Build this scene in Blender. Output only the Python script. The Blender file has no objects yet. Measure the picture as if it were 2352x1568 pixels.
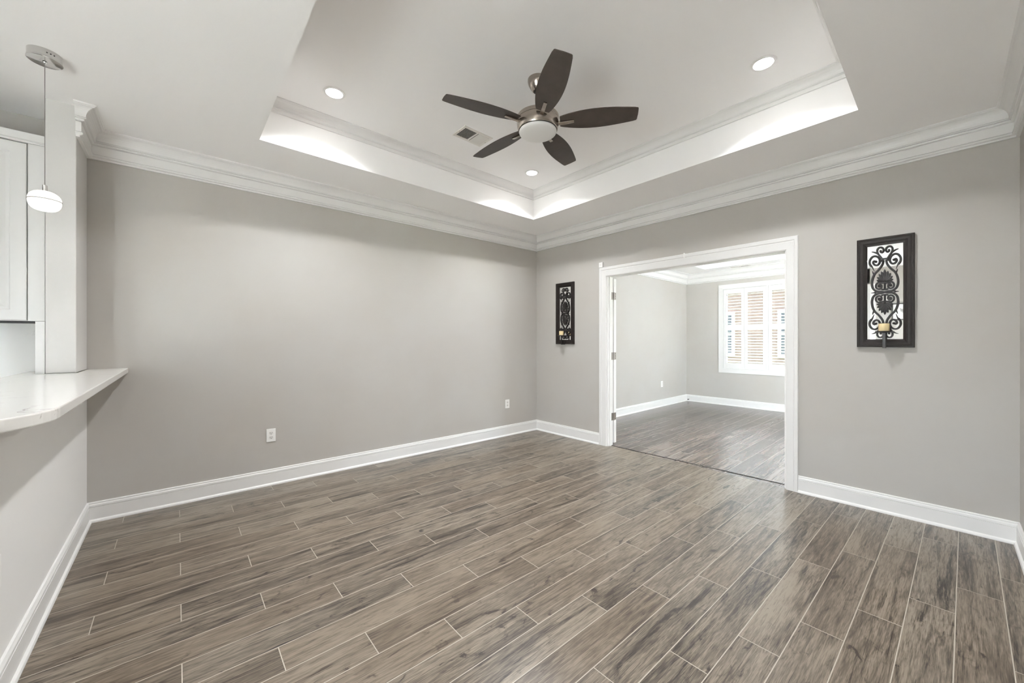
import bpy, bmesh, math, random
from mathutils import Vector, Matrix
random.seed(7)
PI = math.pi
S = bpy.context.scene
COL = S.collection

# ------------------------------------------------------------------ camera
cam_d = bpy.data.cameras.new('camera')
cam = bpy.data.objects.new('camera', cam_d)
COL.objects.link(cam)
cam.location = (3.955, -3.947, 1.275)
cam.rotation_euler = (PI/2, 0, 0.8497)
cam_d.sensor_width = 36.0
cam_d.lens = 875.0/2352*36
cam_d.shift_y = -2.7/2352
cam_d.clip_start = 0.03
S.camera = cam

# ------------------------------------------------------------------ world, exposure
S.view_settings.view_transform = 'Standard'
S.view_settings.look = 'None'
S.view_settings.gamma = 1.0
S.view_settings.use_curve_mapping = False
S.view_settings.exposure = 2.20
S.cycles.diffuse_bounces = 7
S.cycles.max_bounces = 12
S.cycles.sample_clamp_indirect = 6.0
W = bpy.data.worlds.new('overcast_sky')
S.world = W
W.use_nodes = True
SKY = 9.0
bg = W.node_tree.nodes['Background']
bg.inputs['Color'].default_value = (0.80, 0.905, 1.0, 1)
bg.inputs['Strength'].default_value = SKY
LENS = 14.0          # glow of a recessed lamp lens
LED = 4.6            # recessed ceiling lamps, watts
LED_FILL = 0.15    # unseen fill lamps added over the kitchen side
PENDANT = 0.62
sun_d = bpy.data.lights.new('sun', 'SUN'); sun_d.energy = 100.0; sun_d.angle = math.radians(1.5); sun_d.color = (0.90, 0.955, 1.0)
sun = bpy.data.objects.new('sun', sun_d); COL.objects.link(sun)
sun.rotation_euler = Vector((-0.9, 0.12, -1.9)).to_track_quat('-Z', 'Y').to_euler()

def portal(name, loc, rot, sx, sy):
    d = bpy.data.lights.new(name, 'AREA')
    d.shape = 'RECTANGLE'; d.size = sx; d.size_y = sy
    d.cycles.is_portal = True
    o = bpy.data.objects.new(name, d); COL.objects.link(o)
    o.location = loc; o.rotation_euler = rot
    return o

# ------------------------------------------------------------------ layout numbers
G = Vector((0.09, -0.08, 0))          # corner of left and back walls
A0 = Vector((0.0, -4.42, 0))          # left wall meets the half wall
RX = 4.262                            # right wall
B1 = Vector((RX, 0, 0))
YB = -6.7                             # wall behind the camera
ZC = 2.737                            # soffit height
ZT = 3.05                             # tray height
TX0, TX1, TY0, TY1 = 0.655, 3.590, -3.497, -0.700
uA = (A0-G).normalized(); nA = Vector((-uA.y, uA.x, 0))
uB = (B1-G).normalized(); nB = Vector((uB.y, -uB.x, 0))
def PA(u, z, d=0.0): return G + uA*u + nA*d + Vector((0, 0, z))
def PB(u, z, d=0.0): return G + uB*u + nB*d + Vector((0, 0, z))
ANG_B = math.atan2(uB.y, uB.x)                    # local x along wall, -y to the room
ANG_A = math.atan2(-uA.y, -uA.x)
# doorway in the back wall, in wall coordinates
DU0, DU1, DZ = 1.176, 2.962, 2.040
WT = 0.11                                        # wall thickness
FX0, FX1, FY0, FY1, FZC = 0.33, 4.9, 0.06, 4.16, 2.655  # far room

W2 = (2.15, 3.28, 0.75, 2.42)
W4 = (2.90, 4.22, 0.04, 1.30)
W5 = (-6.05, -5.75, 0.20, 2.25)

# ------------------------------------------------------------------ materials
def lin(c):
    return tuple((v/12.92 if v <= 0.04045 else ((v+0.055)/1.055)**2.4) for v in (x/255.0 for x in c)) + (1,)
MATS = {}
def mat(name, rgb, rough=0.5, metal=0.0, spec=0.5, bump=None, vary=None, coat=0.0):
    m = bpy.data.materials.new(name); m.use_nodes = True
    nt = m.node_tree; b = nt.nodes['Principled BSDF']
    b.inputs['Base Color'].default_value = lin(rgb)
    b.inputs['Roughness'].default_value = rough
    b.inputs['Metallic'].default_value = metal
    b.inputs['Specular IOR Level'].default_value = spec
    b.inputs['Coat Weight'].default_value = coat
    if bump or vary:
        tc = nt.nodes.new('ShaderNodeTexCoord')
    if vary:
        n = nt.nodes.new('ShaderNodeTexNoise'); n.inputs['Scale'].default_value = vary[0]; n.inputs['Detail'].default_value = 4
        nt.links.new(tc.outputs['Object'], n.inputs['Vector'])
        mx = nt.nodes.new('ShaderNodeMix'); mx.data_type = 'RGBA'
        mx.inputs[6].default_value = lin(rgb); mx.inputs[7].default_value = lin(vary[1])
        rmp = nt.nodes.new('ShaderNodeMapRange'); rmp.inputs[1].default_value = vary[2]; rmp.inputs[2].default_value = vary[3]
        nt.links.new(n.outputs['Fac'], rmp.inputs[0]); nt.links.new(rmp.outputs[0], mx.inputs[0])
        nt.links.new(mx.outputs[2], b.inputs['Base Color'])
    if bump:
        n = nt.nodes.new('ShaderNodeTexNoise'); n.inputs['Scale'].default_value = bump[0]; n.inputs['Detail'].default_value = 3
        nt.links.new(tc.outputs['Object'], n.inputs['Vector'])
        bp = nt.nodes.new('ShaderNodeBump'); bp.inputs['Strength'].default_value = bump[1]; bp.inputs['Distance'].default_value = 0.002
        nt.links.new(n.outputs['Fac'], bp.inputs['Height']); nt.links.new(bp.outputs['Normal'], b.inputs['Normal'])
    MATS[name] = m
    return m
def emit(name, rgb, strength):
    m = bpy.data.materials.new(name); m.use_nodes = True
    nt = m.node_tree; b = nt.nodes['Principled BSDF']
    b.inputs['Base Color'].default_value = lin(rgb)
    b.inputs['Emission Color'].default_value = lin(rgb)
    b.inputs['Emission Strength'].default_value = strength
    MATS[name] = m
    return m

WALL = mat('greige_wall_paint', (188, 185, 180), 0.6, spec=0.3, bump=(260, 0.12), vary=(1.4, (186, 182, 176), 0.4, 0.6))
STUB = mat('pale_stub_paint', (208, 206, 203), 0.6, spec=0.3, bump=(260, 0.12))
HALF = mat('pale_half_wall_paint', (234, 233, 231), 0.6, spec=0.3, bump=(260, 0.12))
CEIL = mat('ceiling_paint', (247, 246, 245), 0.75, spec=0.2, bump=(220, 0.08))
TRIM = mat('white_trim_paint', (231, 230, 228), 0.35, spec=0.45)
CAB = mat('white_cabinet_paint', (212, 211, 209), 0.35, spec=0.45)
PLASTIC = mat('white_plastic', (240, 239, 236), 0.35)
SOCKET = mat('socket_face', (226, 224, 220), 0.4)
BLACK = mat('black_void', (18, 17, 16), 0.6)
SLOT = mat('outlet_slot', (40, 37, 34), 0.6)
ESPRESSO = mat('espresso_wood', (42, 35, 32), 0.5, spec=0.3, vary=(30, (37, 32, 30), 0.4, 0.65))
IRON = mat('dark_iron', (33, 29, 28), 0.42, bump=(160, 0.25))
NICKEL = mat('brushed_nickel', (172, 163, 154), 0.22, metal=1.0)
NICKEL_D = mat('hinge_nickel', (160, 153, 145), 0.35, metal=1.0)
CHROME = mat('polished_chrome', (214, 212, 210), 0.10, metal=1.0)
BLADE = mat('walnut_blade', (70, 60, 54), 0.5, vary=(14, (62, 53, 47), 0.35, 0.65))
WAX = mat('cream_wax', (226, 205, 158), 0.5)
WICK = mat('candle_wick', (50, 40, 32), 0.9)
STRIP = mat('dark_metal_strip', (38, 35, 33), 0.45)
VENT = mat('vent_enamel', (226, 223, 217), 0.4)
VENT_DARK = mat('vent_dark_duct', (38, 33, 28), 0.8)
RUBBER = mat('dark_rubber', (60, 55, 52), 0.6)
MIRROR = mat('mirror_glass', (245, 246, 246), 0.02, metal=1.0)
FROST = mat('frosted_glass', (232, 231, 228), 0.35, spec=0.5)
LEDM = emit('led_lens', (255, 252, 247), LENS)
PEND = emit('lit_glass', (255, 250, 240), PENDANT)
PENDU = emit('lit_upper_glass', (255, 250, 240), PENDANT*0.72)
CLEAR = mat('clear_band', (168, 166, 162), 0.25, metal=0.6)
STEEL = mat('steel_cable', (150, 147, 143), 0.35, metal=0.8)

def quartz():
    m = bpy.data.materials.new('white_quartz'); m.use_nodes = True
    nt = m.node_tree; b = nt.nodes['Principled BSDF']
    tc = nt.nodes.new('ShaderNodeTexCoord')
    n1 = nt.nodes.new('ShaderNodeTexNoise'); n1.inputs['Scale'].default_value = 3.0; n1.inputs['Detail'].default_value = 7; n1.inputs['Distortion'].default_value = 1.2
    nt.links.new(tc.outputs['Object'], n1.inputs['Vector'])
    a = nt.nodes.new('ShaderNodeMath'); a.operation = 'SUBTRACT'; a.inputs[1].default_value = 0.5
    nt.links.new(n1.outputs['Fac'], a.inputs[0])
    ab = nt.nodes.new('ShaderNodeMath'); ab.operation = 'ABSOLUTE'; nt.links.new(a.outputs[0], ab.inputs[0])
    mr = nt.nodes.new('ShaderNodeMapRange'); mr.inputs[1].default_value = 0.0; mr.inputs[2].default_value = 0.007; mr.inputs[3].default_value = 1; mr.inputs[4].default_value = 0
    nt.links.new(ab.outputs[0], mr.inputs[0])
    n2 = nt.nodes.new('ShaderNodeTexNoise'); n2.inputs['Scale'].default_value = 1.7; nt.links.new(tc.outputs['Object'], n2.inputs['Vector'])
    m2 = nt.nodes.new('ShaderNodeMapRange'); m2.inputs[1].default_value = 0.56; m2.inputs[2].default_value = 0.72
    nt.links.new(n2.outputs['Fac'], m2.inputs[0])
    mu = nt.nodes.new('ShaderNodeMath'); mu.operation = 'MULTIPLY'; nt.links.new(mr.outputs[0], mu.inputs[0]); nt.links.new(m2.outputs[0], mu.inputs[1])
    mx = nt.nodes.new('ShaderNodeMix'); mx.data_type = 'RGBA'
    mx.inputs[6].default_value = lin((236, 234, 230)); mx.inputs[7].default_value = lin((128, 118, 108))
    nt.links.new(mu.outputs[0], mx.inputs[0]); nt.links.new(mx.outputs[2], b.inputs['Base Color'])
    b.inputs['Roughness'].default_value = 0.12
    return m
QUARTZ = quartz()

def glass(name, t_):
    m = bpy.data.materials.new(name); m.use_nodes = True
    nt = m.node_tree; out = nt.nodes['Material Output']
    nt.nodes.remove(nt.nodes['Principled BSDF'])
    t = nt.nodes.new('ShaderNodeBsdfTransparent'); t.inputs[0].default_value = (t_, t_, t_, 1)
    g = nt.nodes.new('ShaderNodeBsdfGlossy'); g.inputs['Roughness'].default_value = 0.02
    mx = nt.nodes.new('ShaderNodeMixShader'); mx.inputs[0].default_value = 0.06
    nt.links.new(t.outputs[0], mx.inputs[1]); nt.links.new(g.outputs[0], mx.inputs[2]); nt.links.new(mx.outputs[0], out.inputs[0])
    return m
GLASS = glass('window_glass', 0.96)
DIMMED = glass('dimmed_window_glass', 0.36)  # glass darkened to tone down the daylight behind it; no real screen

def planks(name, x0, w, L, y0, shear, stag, dark, mid, light, grout, gw, rough, bump, contrast=1.0, gscale=1.0, knots=1.0, coat=0.25, rv=0.25, pv=0.16, cracks=1.0):
    m = bpy.data.materials.new(name); m.use_nodes = True
    nt = m.node_tree; b = nt.nodes['Principled BSDF']; N = nt.nodes.new; K = nt.links.new
    def sock(v, s):
        if isinstance(v, (int, float)): s.default_value = v
        else: K(v, s)
    def M(op, a, b_=None, c=None, clamp=False):
        n = N('ShaderNodeMath'); n.operation = op; n.use_clamp = clamp
        sock(a, n.inputs[0])
        if b_ is not None: sock(b_, n.inputs[1])
        if c is not None: sock(c, n.inputs[2])
        return n.outputs[0]
    def XYZ(a, b_, c):
        n = N('ShaderNodeCombineXYZ'); sock(a, n.inputs[0]); sock(b_, n.inputs[1]); sock(c, n.inputs[2]); return n.outputs[0]
    def noise(vec, scale, detail=4, rgh=0.55, dist=0.0):
        n = N('ShaderNodeTexNoise'); K(vec, n.inputs['Vector']); n.inputs['Scale'].default_value = scale
        n.inputs['Detail'].default_value = detail; n.inputs['Roughness'].default_value = rgh; n.inputs['Distortion'].default_value = dist
        return n.outputs['Fac']
    def remap(v, a, b_, c=0.0, d=1.0):
        n = N('ShaderNodeMapRange'); sock(v, n.inputs[0]); n.inputs[1].default_value = a; n.inputs[2].default_value = b_
        n.inputs[3].default_value = c; n.inputs[4].default_value = d; return n.outputs[0]
    def mix(f, c1, c2):
        n = N('ShaderNodeMix'); n.data_type = 'RGBA'; sock(f, n.inputs[0])
        for v, i in ((c1, 6), (c2, 7)):
            if isinstance(v, tuple): n.inputs[i].default_value = v
            else: K(v, n.inputs[i])
        return n.outputs[2]
    geo = N('ShaderNodeNewGeometry'); sp = N('ShaderNodeSeparateXYZ'); K(geo.outputs['Position'], sp.inputs[0])
    x, y = sp.outputs[0], sp.outputs[1]
    xs = M('SUBTRACT', x, M('MULTIPLY', y, shear))
    rr = M('DIVIDE', M('SUBTRACT', xs, x0), w)
    row = M('FLOOR', rr); fx = M('SUBTRACT', rr, row)
    yy = M('SUBTRACT', M('DIVIDE', M('SUBTRACT', y, y0), L), M('MULTIPLY', row, stag))
    cell = M('FLOOR', yy); fy = M('SUBTRACT', yy, cell)
    dx = M('MULTIPLY', M('MINIMUM', fx, M('SUBTRACT', 1.0, fx)), w)
    dy = M('MULTIPLY', M('MINIMUM', fy, M('SUBTRACT', 1.0, fy)), L)
    dist = M('MINIMUM', dx, dy)
    gm = remap(dist, gw, gw*1.35, 1.0, 0.0)
    wn = N('ShaderNodeTexWhiteNoise'); wn.noise_dimensions = '3D'; K(XYZ(row, cell, 3.7), wn.inputs['Vector'])
    ws = N('ShaderNodeSeparateColor'); K(wn.outputs['Color'], ws.inputs[0])
    r1, r2, r3 = ws.outputs[0], ws.outputs[1], ws.outputs[2]
    ox = M('ADD', xs, M('MULTIPLY', r1, 31.0)); oy = M('ADD', y, M('MULTIPLY', r2, 47.0))
    s = gscale
    v_big = XYZ(M('MULTIPLY', ox, 7*s), M('MULTIPLY', oy, 1.3*s), r3)
    v_mid = XYZ(M('MULTIPLY', ox, 34*s), M('MULTIPLY', oy, 2.6*s), r3)
    v_fine = XYZ(M('MULTIPLY', ox, 150*s), M('MULTIPLY', oy, 9*s), r3)
    v_knot = XYZ(M('MULTIPLY', ox, 13*s), M('MULTIPLY', oy, 5.5*s), r3)
    v_crk = XYZ(M('MULTIPLY', ox, 70*s), M('MULTIPLY', oy, 5.0*s), M('ADD', r2, 9.0))
    v_str = XYZ(M('MULTIPLY', ox, 15*s), M('MULTIPLY', oy, 0.9*s), M('ADD', r3, 5.0))
    v_fib = XYZ(M('MULTIPLY', ox, 330*s), M('MULTIPLY', oy, 14*s), r1)
    big = noise(v_big, 1.0, 3, 0.5, 0.6)
    midn = noise(v_mid, 1.0, 6, 0.66, 2.0)
    fine = noise(v_fine, 1.0, 4, 0.65, 0.5)
    fib = noise(v_fib, 1.0, 2, 0.6, 0.2)
    strk = noise(v_str, 1.0, 5, 0.62, 1.6)
    knot = noise(v_knot, 1.0, 5, 0.62, 1.6)
    tone = M('ADD', M('MULTIPLY', remap(midn, 0.32, 0.68), 0.34), M('MULTIPLY', remap(big, 0.3, 0.7), 0.24))
    tone = M('ADD', tone, M('MULTIPLY', remap(fine, 0.3, 0.7), 0.26))
    tone = M('ADD', tone, M('MULTIPLY', remap(fib, 0.32, 0.68), 0.26))
    tone = M('ADD', M('MULTIPLY', M('SUBTRACT', tone, 0.5), 1.15*contrast), 0.58)
    tone = M('ADD', tone, M('MULTIPLY', M('SUBTRACT', r3, 0.5), pv*contrast))
    tone = M('SUBTRACT', tone, M('MULTIPLY', remap(strk, 0.52, 0.70), 0.42*contrast))
    crk = noise(v_crk, 1.0, 3, 0.6, 1.2)
    tone = M('SUBTRACT', tone, M('MULTIPLY', M('MULTIPLY', remap(crk, 0.57, 0.66), remap(strk, 0.44, 0.60)), 0.34*contrast*cracks))
    tone = M('SUBTRACT', tone, M('MULTIPLY', remap(knot, 0.58, 0.68), 0.22*contrast*knots))
    tone = M('SUBTRACT', tone, M('MULTIPLY', remap(knot, 0.655, 0.70), 0.55*contrast*knots), clamp=True)
    cr = N('ShaderNodeValToRGB'); K(tone, cr.inputs[0])
    e = cr.color_ramp.elements; e[0].position = 0.08; e[0].color = lin(dark); e[1].position = 0.92; e[1].color = lin(light)
    q = e.new(0.48); q.color = lin(mid)
    wc = mix(M('MULTIPLY', r2, 0.30), cr.outputs[0], lin((mid[0]+10, mid[1]+1, mid[2]-8)))
    colr = mix(gm, wc, lin(grout))
    K(colr, b.inputs['Base Color'])
    K(M('ADD', M('ADD', rough, M('MULTIPLY', M('SUBTRACT', 0.5, midn), rv)), M('MULTIPLY', gm, 0.35)), b.inputs['Roughness'])
    h = M('ADD', M('MULTIPLY', fine, 0.35), M('MULTIPLY', midn, 0.65))
    h = M('SUBTRACT', h, M('MULTIPLY', gm, 2.5))
    bp = N('ShaderNodeBump'); bp.inputs['Strength'].default_value = bump; bp.inputs['Distance'].default_value = 0.0012
    K(h, bp.inputs['Height']); K(bp.outputs['Normal'], b.inputs['Normal'])
    b.inputs['Specular IOR Level'].default_value = 0.6
    b.inputs['Coat Weight'].default_value = coat; b.inputs['Coat Roughness'].default_value = 0.26
    return m
FLOOR = planks('wood_look_tile', 1.000, 0.1507, 0.9045, -0.315-0.3015*7+0.9045*3, 0.0225, 0.3015/0.9045,
               (37, 30, 25), (93, 83, 71), (139, 128, 113), (178, 168, 155), 0.0016, 0.33, 0.6, 1.3, coat=0.35)
FLOOR2 = planks('grey_laminate', 0.30, 0.150, 1.21, 0.3, 0.0, 0.37,
                (50, 44, 41), (92, 84, 79), (134, 125, 119), (150, 141, 135), 0.0012, 0.25, 0.05, 1.2, 0.42, 0.0, 0.2, 0.05, 0.26, 0.5)

def brickmat():
    m = bpy.data.materials.new('pink_brick'); m.use_nodes = True
    nt = m.node_tree; b = nt.nodes['Principled BSDF']
    tc = nt.nodes.new('ShaderNodeTexCoord'); mp = nt.nodes.new('ShaderNodeMapping'); mp.inputs['Rotation'].default_value = (PI/2, 0, 0)
    nt.links.new(tc.outputs['Object'], mp.inputs[0])
    br = nt.nodes.new('ShaderNodeTexBrick'); br.inputs['Scale'].default_value = 4.0
    br.inputs['Color1'].default_value = lin((136, 112, 104)); br.inputs['Color2'].default_value = lin((122, 100, 94)); br.inputs['Mortar'].default_value = lin((150, 142, 136))
    nt.links.new(mp.outputs[0], br.inputs['Vector']); nt.links.new(br.outputs['Color'], b.inputs['Base Color'])
    b.inputs['Roughness'].default_value = 0.9
    return m
BRICK = brickmat()
GROUND = mat('outdoor_paving', (170, 168, 160), 0.9, vary=(2, (140, 145, 130), 0.4, 0.6))
LAWN = mat('lawn', (92, 100, 66), 0.95, vary=(6, (76, 88, 54), 0.4, 0.6))
BOUNCE_PAVING = mat('white_bounce_paving', (205, 203, 198), 0.9, vary=(2, (190, 188, 182), 0.4, 0.6))  # pale so the unseen ground throws sunlight up into the room
DARKGLASS = mat('dark_pane', (70, 76, 82), 0.1)

# ------------------------------------------------------------------ mesh helpers
def link(name, bm, m, parent=None, loc=None, rotz=None, smooth=False, bevel=0.0, seg=2):
    bmesh.ops.recalc_face_normals(bm, faces=bm.faces[:])
    me = bpy.data.meshes.new(name); bm.to_mesh(me); bm.free()
    if m: me.materials.append(m)
    if smooth:
        for p in me.polygons: p.use_smooth = True
    o = bpy.data.objects.new(name, me); COL.objects.link(o)
    if parent: o.parent = parent
    if loc is not None: o.location = loc
    if rotz is not None: o.rotation_euler = (0, 0, rotz)
    if bevel:
        md = o.modifiers.new('bevel', 'BEVEL'); md.width = bevel; md.segments = seg; md.limit_method = 'ANGLE'; md.angle_limit = math.radians(40)
    if smooth:
        md = o.modifiers.new('edges', 'EDGE_SPLIT'); md.split_angle = math.radians(38)
    return o
def tag(o, label, cat, group=None, kind=None):
    o['label'] = label; o['category'] = cat
    if group: o['group'] = group
    if kind: o['kind'] = kind
    return o
def thing(name, label, cat, loc=(0, 0, 0), rotz=0.0, group=None, kind=None):
    o = bpy.data.objects.new(name, None); COL.objects.link(o)
    o.location = loc; o.rotation_euler = (0, 0, rotz); o.empty_display_size = 0.05
    return tag(o, label, cat, group, kind)
def box(bm, a, b):
    x0, y0, z0 = a; x1, y1, z1 = b
    v = [bm.verts.new(p) for p in ((x0,y0,z0),(x1,y0,z0),(x1,y1,z0),(x0,y1,z0),(x0,y0,z1),(x1,y0,z1),(x1,y1,z1),(x0,y1,z1))]
    for f in ((0,3,2,1),(4,5,6,7),(0,1,5,4),(1,2,6,5),(2,3,7,6),(3,0,4,7)): bm.faces.new([v[i] for i in f])
    return v
def boxbm(a, b):
    bm = bmesh.new(); box(bm, a, b); return bm
def prism(bm, pts, z0, z1):
    lo = [bm.verts.new((p[0], p[1], z0)) for p in pts]; hi = [bm.verts.new((p[0], p[1], z1)) for p in pts]
    n = len(pts)
    for i in range(n):
        j = (i+1) % n; bm.faces.new((lo[i], lo[j], hi[j], hi[i]))
    bm.faces.new(lo[::-1]); bm.faces.new(hi)
    return bm
def lathe(bm, prof, seg=48, c=(0, 0, 0), cap=True):
    rings = []
    for r, z in prof:
        if r < 1e-6: rings.append([bm.verts.new((c[0], c[1], c[2]+z))])
        else: rings.append([bm.verts.new((c[0]+r*math.cos(2*PI*i/seg), c[1]+r*math.sin(2*PI*i/seg), c[2]+z)) for i in range(seg)])
    for a, b in zip(rings, rings[1:]):
        for i in range(seg):
            j = (i+1) % seg
            if len(a) == 1 and len(b) == 1: continue
            if len(a) == 1: bm.faces.new((a[0], b[i], b[j]))
            elif len(b) == 1: bm.faces.new((a[i], a[j], b[0]))
            else: bm.faces.new((a[i], a[j], b[j], b[i]))
    if cap:
        for r in (rings[0], rings[-1]):
            if len(r) > 1: bm.faces.new(r)
    return bm
def spline(pts, n=8):
    out = []
    P = [Vector(p) for p in pts]
    P = [P[0]*2-P[1]] + P + [P[-1]*2-P[-2]]
    for i in range(1, len(P)-2):
        p0, p1, p2, p3 = P[i-1], P[i], P[i+1], P[i+2]
        for k in range(n):
            t = k/n
            out.append(0.5*((2*p1)+(p2-p0)*t+(2*p0-5*p1+4*p2-p3)*t*t+(-p0+3*p1-3*p2+p3)*t**3))
    out.append(P[-2]); return out
def tube(bm, pts, rad, seg=8, flat=1.0, up=Vector((0, 1, 0))):
    """round tube; rad is a number or list; `flat` scales the radius along `up`"""
    n = len(pts); prev = None
    for i, p in enumerate(pts):
        t = (pts[min(i+1, n-1)]-pts[max(i-1, 0)])
        t = t.normalized() if t.length > 1e-9 else Vector((0, 0, 1))
        u = up - t*up.dot(t)
        if u.length < 1e-5: u = Vector((1, 0, 0)) - t*t.x
        u.normalize(); s = t.cross(u)
        r = rad[i] if isinstance(rad, (list, tuple)) else rad
        ring = [bm.verts.new(p + s*(r*math.cos(2*PI*k/seg)) + u*(r*flat*math.sin(2*PI*k/seg))) for k in range(seg)]
        if prev:
            for k in range(seg):
                j = (k+1) % seg; bm.faces.new((prev[k], prev[j], ring[j], ring[k]))
        else: bm.faces.new(ring[::-1])
        prev = ring
    bm.faces.new(prev)
def miter(pts, i):
    """offset direction at path point i (left-hand normal, mitred)"""
    def nrm(a, b):
        d = (Vector(b)-Vector(a)).normalized(); return Vector((-d.y, d.x))
    if i == 0: return nrm(pts[0], pts[1])
    if i == len(pts)-1: return nrm(pts[-2], pts[-1])
    a, b = nrm(pts[i-1], pts[i]), nrm(pts[i], pts[i+1])
    m = (a+b).normalized(); return m/m.dot(a)
def sweep_seg(pts, i, prof):
    """profile (d from wall, z) along path segment i, mitred with its neighbours"""
    bm = bmesh.new(); ends = []
    for k in (i, i+1):
        m = miter(pts, k); p = Vector(pts[k])
        ends.append([bm.verts.new((p.x+m.x*d, p.y+m.y*d, z)) for d, z in prof])
    n = len(prof)
    for k in range(n):
        j = (k+1) % n; bm.faces.new((ends[0][k], ends[0][j], ends[1][j], ends[1][k]))
    bm.faces.new(ends[0][::-1]); bm.faces.new(ends[1])
    return bm
def struct(name, bm, m, label, cat, **kw):
    return tag(link(name, bm, m, **kw), label, cat, kind='structure')
def holed_wall(axis_pts, z1, holes, thick_dir, t):
    """wall along straight line axis_pts (2 points) with holes [(u0,u1,z0,z1)]; returns bmesh"""
    a, b = Vector(axis_pts[0]), Vector(axis_pts[1]); L = (b-a).length; u = (b-a)/L
    bm = bmesh.new(); th = Vector(thick_dir)*t
    def slab(u0, u1, za, zb):
        if u1-u0 < 1e-4 or zb-za < 1e-4: return
        p, q = a+u*u0, a+u*u1
        prism(bm, [p, q, q+th, p+th], za, zb)
    cur = 0.0
    for (u0, u1, za, zb) in sorted(holes):
        slab(cur, u0, 0, z1); slab(u0, u1, 0, za); slab(u0, u1, zb, z1); cur = u1
    slab(cur, L, 0, z1)
    return bm

# ------------------------------------------------------------------ room shell
struct('floor', boxbm((-0.15, YB-0.1, -0.06), (RX+0.12, -0.0, 0)), FLOOR, 'greyish brown wood-look plank tile floor of the front room', 'floor')
bm = bmesh.new(); box(bm, (0.2, 0.0, -0.06), (FX1+0.1, FY1+0.1, 0))
struct('floor_far', bm, FLOOR2, 'smoother grey plank floor of the room beyond the doorway', 'floor')
# left wall: skewed dining part, straight kitchen part
bm = bmesh.new()
prism(bm, [(0.09, -0.08), (0.0, -4.42), (0.0, YB), (-0.12, YB), (-0.12, 0.03), (0.09, 0.03)], 0, ZC+0.02)
struct('wall_left', bm, WALL, 'long blank greige wall on the left', 'wall')
# back wall with wide doorway
bm = holed_wall((G, B1+uB*0.12), ZC+0.02, [(DU0-0.015, DU1+0.015, -0.01, DZ+0.015)], -nB, WT)
struct('wall_back', bm, WALL, 'greige wall with the wide doorway and two sconces', 'wall')
bm = holed_wall(((RX, YB), (RX, 0)), ZC+0.02, [(W5[0]-YB, W5[1]-YB, W5[2], W5[3])], (1, 0), 0.12)
struct('wall_right', bm, WALL, 'greige wall at the right edge of the photo', 'wall')
# wall behind the camera with its shuttered window
bm = holed_wall(((0, YB), (RX, YB)), ZC+0.02, [(W2[0]+0.08, W2[1]-0.08, W2[2]+0.08, W2[3]-0.08), W4], (0, -1), 0.12)
struct('wall_front', bm, WALL, 'greige wall behind the camera, seen in the mirror', 'wall')
# half wall of the breakfast bar and the stub of full height wall
struct('wall_peninsula', boxbm((0.0, -4.545, 0), (2.30, -4.42, 1.037)), HALF, 'low pale grey half wall carrying the breakfast bar', 'wall')
bm = bmesh.new()
prism(bm, [(0.0, -4.545), (0.37, -4.545), (0.37, -4.42), (0.0, -4.42)], 1.073, ZC+0.01)
struct('wall_stub', bm, STUB, 'narrow full height wall end between kitchen cabinet and left wall', 'wall', bevel=0.004)

# ceiling: soffit ring, tray sides, tray top
bm = bmesh.new()
ox0, ox1, oy0, oy1 = -0.15, RX+0.14, YB-0.14, 0.14
def quad(bm, *p): bm.faces.new([bm.verts.new(q) for q in p])
X = [ox0, TX0, TX1, ox1]; Y = [oy0, TY0, TY1, oy1]
for i in range(3):
    for j in range(3):
        if i == 1 and j == 1: continue
        quad(bm, (X[i], Y[j], ZC), (X[i+1], Y[j], ZC), (X[i+1], Y[j+1], ZC), (X[i], Y[j+1], ZC))
c4 = [(TX0, TY0), (TX1, TY0), (TX1, TY1), (TX0, TY1)]
for k in range(4):
    a, b = c4[k], c4[(k+1) % 4]
    quad(bm, (*a, ZC), (*b, ZC), (*b, ZT), (*a, ZT))
quad(bm, *[(*p, ZT) for p in c4])
bmesh.ops.remove_doubles(bm, verts=bm.verts[:], dist=1e-5)
struct('ceiling', bm, CEIL, 'off-white tray ceiling with a sunken soffit all round', 'ceiling')

# far room shell
W1 = (0.974, 2.64, 0.637, 2.368)      # window outer casing x0,x1,z0,z1
bm = holed_wall(((FX0-0.0, FY1), (FX1, FY1)), FZC+0.02, [(W1[0]-FX0+0.07, W1[1]-FX0-0.07, W1[2]+0.07, W1[3]-0.07)], (0, 1), 0.14)
struct('wall_far_back', bm, WALL, 'greige window wall of the room beyond the doorway', 'wall')
bm = bmesh.new(); prism(bm, [(FX0, 0.03), (FX0, FY1+0.14), (FX0-0.12, FY1+0.14), (FX0-0.12, 0.03)], 0, FZC+0.02)
struct('wall_far_left', bm, WALL, 'pale greige left wall of the room beyond the doorway', 'wall')
W3 = (1.55, 2.5, 0.9, 2.1)
bm = holed_wall(((FX1, 0.03), (FX1, FY1+0.14)), FZC+0.02, [(W3[0], W3[1], W3[2], W3[3])], (1, 0), 0.12)
struct('wall_far_right', bm, WALL, 'greige right wall of the room beyond the doorway', 'wall')
bm = bmesh.new()
fx = [FX0-0.12, 0.86, 4.35, FX1+0.12]; fy = [0.02, 0.62, 3.77, FY1+0.14]
for i in range(3):
    for j in range(3):
        if i == 1 and j == 1: continue
        quad(bm, (fx[i], fy[j], FZC), (fx[i+1], fy[j], FZC), (fx[i+1], fy[j+1], FZC), (fx[i], fy[j+1], FZC))
c5 = [(fx[1], fy[1]), (fx[2], fy[1]), (fx[2], fy[2]), (fx[1], fy[2])]
for k in range(4):
    a, b = c5[k], c5[(k+1) % 4]
    quad(bm, (*a, FZC), (*b, FZC), (*b, FZC+0.28), (*a, FZC+0.28))
quad(bm, *[(*p, FZC+0.28) for p in c5])
bmesh.ops.remove_doubles(bm, verts=bm.verts[:], dist=1e-5)
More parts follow.
